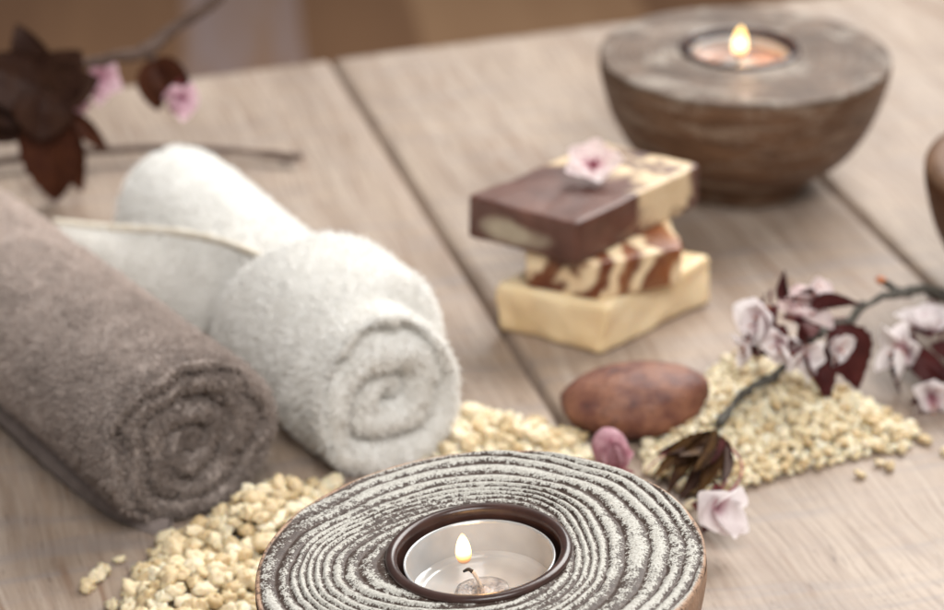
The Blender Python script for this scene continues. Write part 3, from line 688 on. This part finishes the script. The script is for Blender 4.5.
# middle cluster of flowers
specs = [((768, 322), 67.0, (-.75, -.5, .3), 1.75, 'petalw', 21), ((800, 318), 67.8, (.1, -.2, 1), 1.6, 'petal', 22), ((800, 350), 66.6, (.1, -.9, .1), 1.35, 'petalw', 23), ((832, 345), 67.0, (.5, -.7, -.1), 1.2, 'petalw', 24),
         ((782, 342), 66.4, (-.5, -.9, -.1), 1.2, 'petalw', 25), ((815, 300), 68.2, (.4, .1, .9), 1.2, 'petal', 26), ((752, 345), 66.6, (-.8, -.6, -.2), 1.1, 'petalw', 27)]
for (x, y), Y, nr, sz, mt, sd in specs:
    blossom(BR, aty(x, y, Y-.6), nr, sz*1.22, M[mt], sd, 'blossom', cup=.55, open_=.4, stam=7, origin=O)
for x, y, Y, d, L, W, mt, sd in ((810, 312, 67.0, (.8, .0, .35), 1.5, .8, 'leafm', 8), (785, 325, 66.6, (-.5, -.6, -.3), 1.0, .8, 'leafm', 9), (800, 322, 66.2, (.3, -.9, -.2), 1.1, .9, 'leafm', 10), (832, 325, 66.9, (.45, -.4, -.75), 2.1, 1.7, 'leafm', 1), (805, 345, 66.3, (.5, -.5, -.7), 1.8, 1.3, 'leafm', 2), (790, 305, 67.8, (-.3, .2, .7), 1.0, .6, 'leafm', 3),
                                  (775, 340, 66.8, (-.6, -.2, -.6), .9, .6, 'leafm', 4), (790, 300, 67.4, (.9, .2, .25), 1.6, .55, 'leafm', 6), (765, 320, 67, (-.3, 0, .9), .9, .45, 'leafm', 7)):
    lv, lf, ll = leaf(L, W, .6, .3, sd); obj('leaf', place(lv, aty(x, y, Y)-O, frame(d, (0, -1, .4), .3*sd)), lf, M[mt], BR)
def stalk(p, q, sag, r=.028, m='stamen'):
    c = (p+q)/2+np.array(sag); v, f = tube([p, c, q], [r, r*.8, r], 8, 6, .2); return v, f
sts = [stalk(aty(780, 342, 66.9), aty(770, 290, 67.2), (-.1, 0, .1), .05), stalk(aty(800, 340, 67), aty(846, 318, 67.4), (0, 0, .25), .04), stalk(aty(812, 342, 67.1), aty(778, 300, 67.2), (.2, 0, .55), .035)]
v, f = join(sts); obj('stalks', v-O, f, M['calyx'], BR)
# right cluster
for (x, y), Y, nr, sz, mt, sd in [((908, 352), 68.6, (-.8, -.4, .3), 1.7, 'petalw', 31), ((930, 395), 67.4, (.2, -.8, -.2), 1.7, 'petalw', 32), ((925, 330), 69.4, (.1, -.1, 1), 1.6, 'petalw', 33), ((960, 350), 69, (.6, -.5, .3), 1.7, 'petal', 35)]:
    blossom(BR, aty(x, y, Y-.6), nr, sz*1.22, M[mt], sd, 'blossom', cup=.55, open_=.4, stam=5, origin=O)
for x, y, Y, d, L, W, sd in ((905, 345, 68.4, (.8, -.3, -.6), 1.9, .9, 11), (915, 340, 68.5, (.3, -.5, -.9), 1.6, .9, 12), (930, 345, 68.5, (.9, -.2, .1), 1.5, .8, 13), (898, 345, 68.3, (-.1, -.3, -.9), 1.5, .5, 14)):
    lv, lf, ll = leaf(L, W, .6, .2, sd); obj('leaf', place(lv, aty(x, y, Y)-O, frame(d, (0, -1, .4), .3*sd)), lf, M['leafm'], BR)
v, f = join([stalk(aty(930, 300, 70.4), aty(905, 345, 68.5), (.1, 0, .1), .05), stalk(aty(935, 300, 70.4), aty(940, 350, 68.9), (.1, 0, .1), .05)]); obj('stalks', v-O, f, M['calyx'], BR)
# the leafy tip by the front holder
for k, (x, y, Y, d, L, W, mt) in enumerate(((712, 432, 61.9, (-.75, -1, -.45), 2.5, .75, 'leafo'), (708, 434, 61.8, (-1.1, -1, -.32), 2.3, .62, 'leafo'), (722, 436, 61.8, (-.4, -1, -.45), 2.2, .66, 'leafo'), (716, 436, 62.2, (-.6, -1, -.6), 2.3, .8, 'leafd'),
                                           (712, 432, 61.7, (-.9, -1, -.25), 1.8, .6, 'leafo'), (704, 434, 62.2, (-1.2, -.9, -.1), 1.7, .5, 'leafm'), (724, 440, 61.8, (.02, -1, -.38), 1.6, .55, 'leafm'), (713, 430, 61.6, (-.3, -1, -.2), 1.9, .7, 'leafo'),
                                           (720, 436, 61.9, (-.2, -1, -.1), 1.5, .5, 'leafm'), (714, 434, 61.9, (-1.0, -1, -.05), 1.9, .5, 'leafd'), (706, 440, 61.6, (-.6, -1, .05), 1.5, .6, 'leafo'), (726, 445, 61.4, (-.1, -1, -.35), 1.5, .45, 'leafd'))):
    lv, lf, ll = leaf(L, W, .85, .08, 40+k, teeth=.1); obj('leaf', place(lv, aty(x, y, Y)-O, frame(d, (.5, -.3, 1), -.5+.25*k)), lf, M[mt], BR)
v, f = join([tube([aty(724, 440, 61.9), aty(741, 462, 61.0), aty(738, 482, 60.2), aty(722, 500, 59.4)], [.04, .028, .026, .03], 8, 6, .2), tube([aty(722, 440, 61.9), aty(730, 470, 60.8), aty(714, 500, 59.4)], [.035, .028, .03], 8, 6, .2),
             tube([aty(702, 446, 62.6), aty(670, 452, 62.4), aty(645, 470, 62.0)], [.03, .025, .025], 8, 6, .2)]); obj('stalks', v-O, f, M['stamen'], BR)
cal = blossom(BR, aty(716, 508, 58.8), (.15, -1.0, .25), 2.2, M['petalw'], 51, 'blossom', cup=.5, open_=.75, stam=0, origin=O)

# pink bud lying against the pebble, and loose petals
def loose(name, label, x, y, z, d, up, L, W, mt, sd, cup=.8):
    p = at(x, y, z); pv, pf, pl = petal(L, W, cup, .18, sd); vv = place(pv, (0, 0, 0), frame(d, up)); vv[:, 2] -= vv[:, 2].min()
    o = obj(name, vv, pf, M[mt], loc=(p[0], p[1], z), attrs={'len': pl}); tag(o, label, 'petal'); return o
pb = thing('flower_bud', 'dusky pink closed flower bud leaning between pebble and carved holder', 'flower bud', aty(616, 462, 60.6))
v, f = blob(2, (.50, .40, .66), 20, .10, 1.3); v = place(v, (-.16, 0, .42), frame((.0, 1, .1), (0, 0, 1), .28)); ln_ = (v[:, 2]+.2)/1.3
obj('petals', v, f, M['bud'], pb, {'len': ln_})
for k in range(3):
    pv, pf, pl = petal(1.05, .75, .5, -.05, 60+3*k); a = -.7+.7*k
    obj('petal', place(pv, (.02, -.10, -.10), frame((-.28+.12*k, -.32, 1.0), (math.sin(a), -1, .3))), pf, M['bud'], pb, {'len': pl})
v, f = tube([(0, -.1, -.05), (.15, 0, -.2), (.5, .2, -.45)], [.13, .06, .04], 6, 8, .2); obj('stalk', v, f, M['stamen'], pb)

# dark leafy branch at the far left
LO = np.array([-13, 84, 0.0]); LB = thing('leafy_branch', 'blurred dark plum-leaved branch with pink blossoms at the upper left', 'branch', LO)
tw1 = [at(-30, 166, .5), at(20, 158, .5), at(100, 150, .6), at(180, 148, .5), at(245, 152, .35), at(285, 157, .3), at(302, 156, .4)]
tw2 = [aty(60, 100, 84), aty(85, 128, 85.5), aty(104, 149, 86)]
tw3 = [aty(20, 90, 83), aty(70, 68, 83), aty(105, 60, 83), aty(145, 50, 83), aty(170, 32, 83.5), aty(225, -6, 84)]
tw4 = [aty(140, 50, 83), aty(152, 58, 83), aty(163, 72, 82.8)]
tw5 = [aty(-30, 120, 83), aty(20, 90, 83), aty(60, 100, 84)]
v, f = join([tube(tw1, [.16, .15, .13, .12, .12, .17, .10], 8, 10, .4, 1), tube(tw2, [.12, .11, .10], 8, 8, .3, 2), tube(tw3, [.22, .2, .2, .24, .21, .2], 8, 10, .3, 3), tube(tw4, [.14, .13, .1], 8, 8, .3, 4), tube(tw5, [.25, .22, .15], 8, 10, .3, 5)])
obj('twig', v-LO, f, M['twigb'], LB)
for k, (x, y, Y, d, L, W, mt) in enumerate(((50, 105, 82.5, (-.02, -.1, -1), 3.7, 2.3, 'leafr'), (55, 108, 82.8, (.25, -.1, -1), 3.3, 1.2, 'leafr'), (45, 95, 82.4, (-.7, -.1, .45), 2.6, 2.2, 'leafd'), (40, 85, 82.6, (-.9, -.1, -.3), 2.6, 2.4, 'leafd'),
                                           (48, 90, 82.5, (.6, -.2, .75), 2.0, 2.0, 'leafd'), (42, 88, 82.9, (-.3, 0, 1), 2.4, 1.5, 'leafd'), (30, 100, 82.7, (-.7, -.1, -.75), 2.2, 1.6, 'leafd'), (55, 92, 82.3, (.95, -.2, .35), 1.7, 1.5, 'leafd'),
                                           (70, 112, 82.6, (.7, -.1, -.8), 1.9, .7, 'leafr'), (45, 90, 82.2, (-.1, -.3, -.9), 1.8, 2.2, 'leafd'),
                                           (156, 58, 82.8, (.55, -.2, -.7), 1.9, 1.3, 'leafr'), (152, 60, 82.7, (.05, -.1, -1), 1.9, 1.2, 'leafr'))):
    lv, lf, ll = leaf(L, W, .35, .12, 80+k, teeth=.04, tip=.8); obj('leaf', place(lv, aty(x, y, Y)-LO, frame(d, (0, -1, .3), .2*math.sin(k*2.3))), lf, M[mt], LB)
for (x, y), Y, nr, sz, sd in [((98, 80), 83.6, (.3, -.8, .3), 1.9, 71), ((80, 98), 83.6, (-.1, -.9, -.1), 1.5, 72), ((178, 96), 82.0, (.5, -.8, .3), 2.0, 73)]:
    blossom(LB, aty(x, y, Y), nr, sz, M['petalp'], sd, 'blossom', cup=.4, open_=.7, stam=0, origin=LO)

# ------------------------------------------------------------------ heaps of bath salt
def inpoly(p, poly):
    x, y = p; c = False; n = len(poly)
    for i in range(n):
        x1, y1 = poly[i]; x2, y2 = poly[(i+1) % n]
        if (y1 > y) != (y2 > y) and x < (x2-x1)*(y-y1)/(y2-y1)+x1: c = not c
    return c
def dedge(p, poly):
    p = np.array(p); best = 1e9
    for i in range(len(poly)):
        a = np.array(poly[i]); b = np.array(poly[(i+1) % len(poly)]); t = np.clip((p-a)@(b-a)/((b-a)@(b-a)), 0, 1); best = min(best, np.linalg.norm(p-a-(b-a)*t))
    return best
piles = [
 ('heap at the lower left', [at(*q)[:2] for q in ((118, 640), (138, 575), (165, 546), (205, 528), (235, 508), (285, 494), (335, 488), (345, 520), (300, 570), (262, 650), (230, 680), (160, 680))], .15, .28, 1.0, 620, 11),
 ('small heap beside the white towel', [at(*q)[:2] for q in ((425, 436), (445, 423), (475, 415), (510, 420), (545, 432), (580, 440), (592, 462), (570, 480), (450, 480), (420, 462))], .14, .26, .7, 320, 12),
 ('heap behind the carved holder on the right', [at(*q)[:2] for q in ((640, 452), (672, 425), (700, 385), (722, 366), (752, 358), (780, 372), (830, 392), (875, 408), (918, 432), (905, 452), (862, 458), (820, 468), (775, 478), (735, 492), (700, 500), (655, 480))], .10, .185, .9, 1700, 13)]
G_ = []      # x, y, z, r, pile
obst = [(*BC[:2], 2.6), (SC[0]-.7, SC[1], 1.0), (SC[0]+.7, SC[1]+.15, 1.0), (FC[0], FC[1], 3.0)]
for pi_, (nm, poly, r0, r1, hh, cnt, sd) in enumerate(piles):
    r = np.random.default_rng(sd); pl = np.array(poly); mn, mx = pl.min(0), pl.max(0); cur = np.zeros((0, 4)); tries = 0
    while len(cur) < cnt and tries < cnt*8:
        tries += 1; p = mn+(mx-mn)*r.random(2)
        if not inpoly(p, poly): continue
        if any(np.hypot(p[0]-a, p[1]-b) < c for a, b, c in obst): continue
        de = dedge(p, poly)
        if de < .25 and r.random() > .6: continue
        rad = r0+(r1-r0)*r.random(); z = rad*.7
        if len(cur):
            d = np.hypot(cur[:, 0]-p[0], cur[:, 1]-p[1]); s = (cur[:, 3]+rad)*.80; m_ = d < s
            if m_.any(): z = max(z, (cur[m_, 2]+np.sqrt(s[m_]**2-d[m_]**2)*.85).max())
        if z > rad+hh*min(1, de/1.5)**.8*(.75+.5*vnoise(np.array([p[0]*.7, p[1]*.7, sd]))): continue
        cur = np.vstack([cur, [*p, z, rad]])
    G_ += [(*c, pi_) for c in cur]
loosep = [(98, 574, .22), (88, 585, .2), (104, 570, .17), (113, 605, .18), (120, 560, .12), (890, 466, .15), (880, 463, .12), (925, 440, .15), (650, 470, .18), (860, 474, .12), (600, 430, .14), (565, 437, .38), (690, 505, .15), (945, 452, .13)]
for x, y, r_ in loosep:
    p = at(x, y, r_*.7); G_.append((*p[:2], r_*.7, r_, 3))
G_ = np.array(G_); gx, gy, gd = proj(G_[:, :3]); gr = G_[:, 3]*FPX/gd
zb = np.full((330, 500), 1e9); ib = np.full((330, 500), -1)
for i in np.argsort(gd):
    x, y, r_ = gx[i]/2, gy[i]/2, gr[i]/2
    if not (-5 < x < 480 and -5 < y < 312): continue
    for yy in range(max(0, int(y-r_)), min(305, int(y+r_)+1)):
        for xx in range(max(0, int(x-r_)), min(472, int(x+r_)+1)):
            if (xx-x)**2+(yy-y)**2 <= r_*r_ and gd[i] < zb[yy, xx]:
                if ((xx*2-481)/226)**2+((yy*2-556)/107)**2 < 1: continue
                zb[yy, xx] = gd[i]; ib[yy, xx] = i
cntv = np.bincount(ib[ib >= 0].ravel(), minlength=len(G_)).astype(float)
cntv[G_[:, 4] == 3] += 1000
order = np.argsort(-cntv); single = set(order[:300].tolist())
def grain_shape(s):
    r = np.random.default_rng(s); v, f = blob(s*3.3, (1.15+.35*r.random(), .85+.2*r.random(), .72+.15*r.random()), 11, .55, 1.4); v = v*(1+.34*fbm(v*3.1+s*5.1, 2))[:, None]; return v, f
shapes = [grain_shape(i) for i in range(14)]
base = [mesh('granule', v, f, M['grain']) for v, f in shapes]
names = ['cream yellow granule of bath salt in the heap at the lower left', 'cream yellow granule of bath salt beside the white towel, behind the carved holder', 'cream yellow granule of bath salt in the heap right of the pebble', 'loose cream granule lying apart from the heaps on the table']
groups = ['bath salt granules in the lower left heap', 'bath salt granules beside the white towel', 'bath salt granules in the right heap', 'loose bath salt granules']
rest = {0: [], 1: [], 2: []}
for i, g in enumerate(G_):
    rr = Matrix.Rotation(random.uniform(0, 6.28), 3, 'Z')@Matrix.Rotation(random.uniform(-.6, .6), 3, 'X')@Matrix.Rotation(random.uniform(-.5, .5), 3, 'Y')
    s = i % 14; pi_ = int(g[4])
    if i in single:
        if cntv[i] <= 0: continue
        o = bpy.data.objects.new('salt_granule', base[s]); COL.objects.link(o)
        o.location = tuple(g[:3]*S); o.rotation_euler = rr.to_euler(); o.scale = (g[3],)*3
        tag(o, names[pi_], 'bath salt', groups[pi_])
    else: rest[pi_].append((g, np.array(rr), s))
for pi_, L_ in rest.items():
    if not L_: continue
    vs = []; fs = []; tn = []; off = 0; c0 = np.mean([g[:3] for g, _, _ in L_], 0); c0[2] = 0
    for g, rr, s in L_:
        v, f = shapes[s]; vs.append(v@rr.T*g[3]+g[:3]-c0); fs.append(f+off); off += len(v); tn += [random.random()]*len(v)
    o = obj('bath_salt', np.vstack(vs), np.vstack(fs), M['grain'], loc=c0, attrs={'tone': tn})
    tag(o, ['mass of small cream granules filling the lower left heap', 'mass of small cream granules beside the white towel', 'mass of small cream granules filling the heap right of the pebble'][pi_], 'bath salt', kind='stuff')

# ------------------------------------------------------------------ light
def area(name, loc, target, sx, sy, power, color):
    l = bpy.data.lights.new(name, 'AREA'); l.shape = 'RECTANGLE'; l.size = sx*S; l.size_y = sy*S; l.energy = power; l.color = color
    o = bpy.data.objects.new(name, l); COL.objects.link(o); o.location = tuple(np.array(loc)*S)
    o.rotation_euler = (Vector(target)-Vector(loc)).to_track_quat('-Z', 'Y').to_euler(); return o
area('window_light', (60, 160, 112), (2, 70, 0), 120, 90, 40, (1.0, .985, .955))
area('front_softbox', (20, -25, 110), (0, 70, 2), 70, 60, 19, (1.0, .985, .96))
for p, e in ((FC+[-.3, 0, 5.3], .006), (BC+[0, 0, 5.4], .018)):
    l = bpy.data.lights.new('flame_light', 'POINT'); l.energy = e; l.color = (1, .55, .22); l.shadow_soft_size = .002
    o = bpy.data.objects.new('flame_light', l); COL.objects.link(o); o.location = tuple(p*S)
w = bpy.data.worlds.new('World'); sc.world = w; w.use_nodes = True
bg = w.node_tree.nodes['Background']; bg.inputs[0].default_value = (.96, .975, 1.0, 1); bg.inputs[1].default_value = .17

# ------------------------------------------------------------------ camera
cam = bpy.data.cameras.new('camera'); co = bpy.data.objects.new('camera', cam); COL.objects.link(co); sc.camera = co
co.location = (0, 0, CAMH*S); co.rotation_euler = (PI/2-PITCH, 0, 0)
cam.sensor_width = 36; cam.lens = FPX/944*36; cam.clip_start = .02; cam.clip_end = 50
cam.dof.use_dof = True; cam.dof.focus_distance = .58; cam.dof.aperture_fstop = 12.2; cam.dof.aperture_blades = 0
sc.view_settings.view_transform = 'Standard'; sc.view_settings.look = 'None'; sc.view_settings.exposure = 0; sc.view_settings.gamma = 1
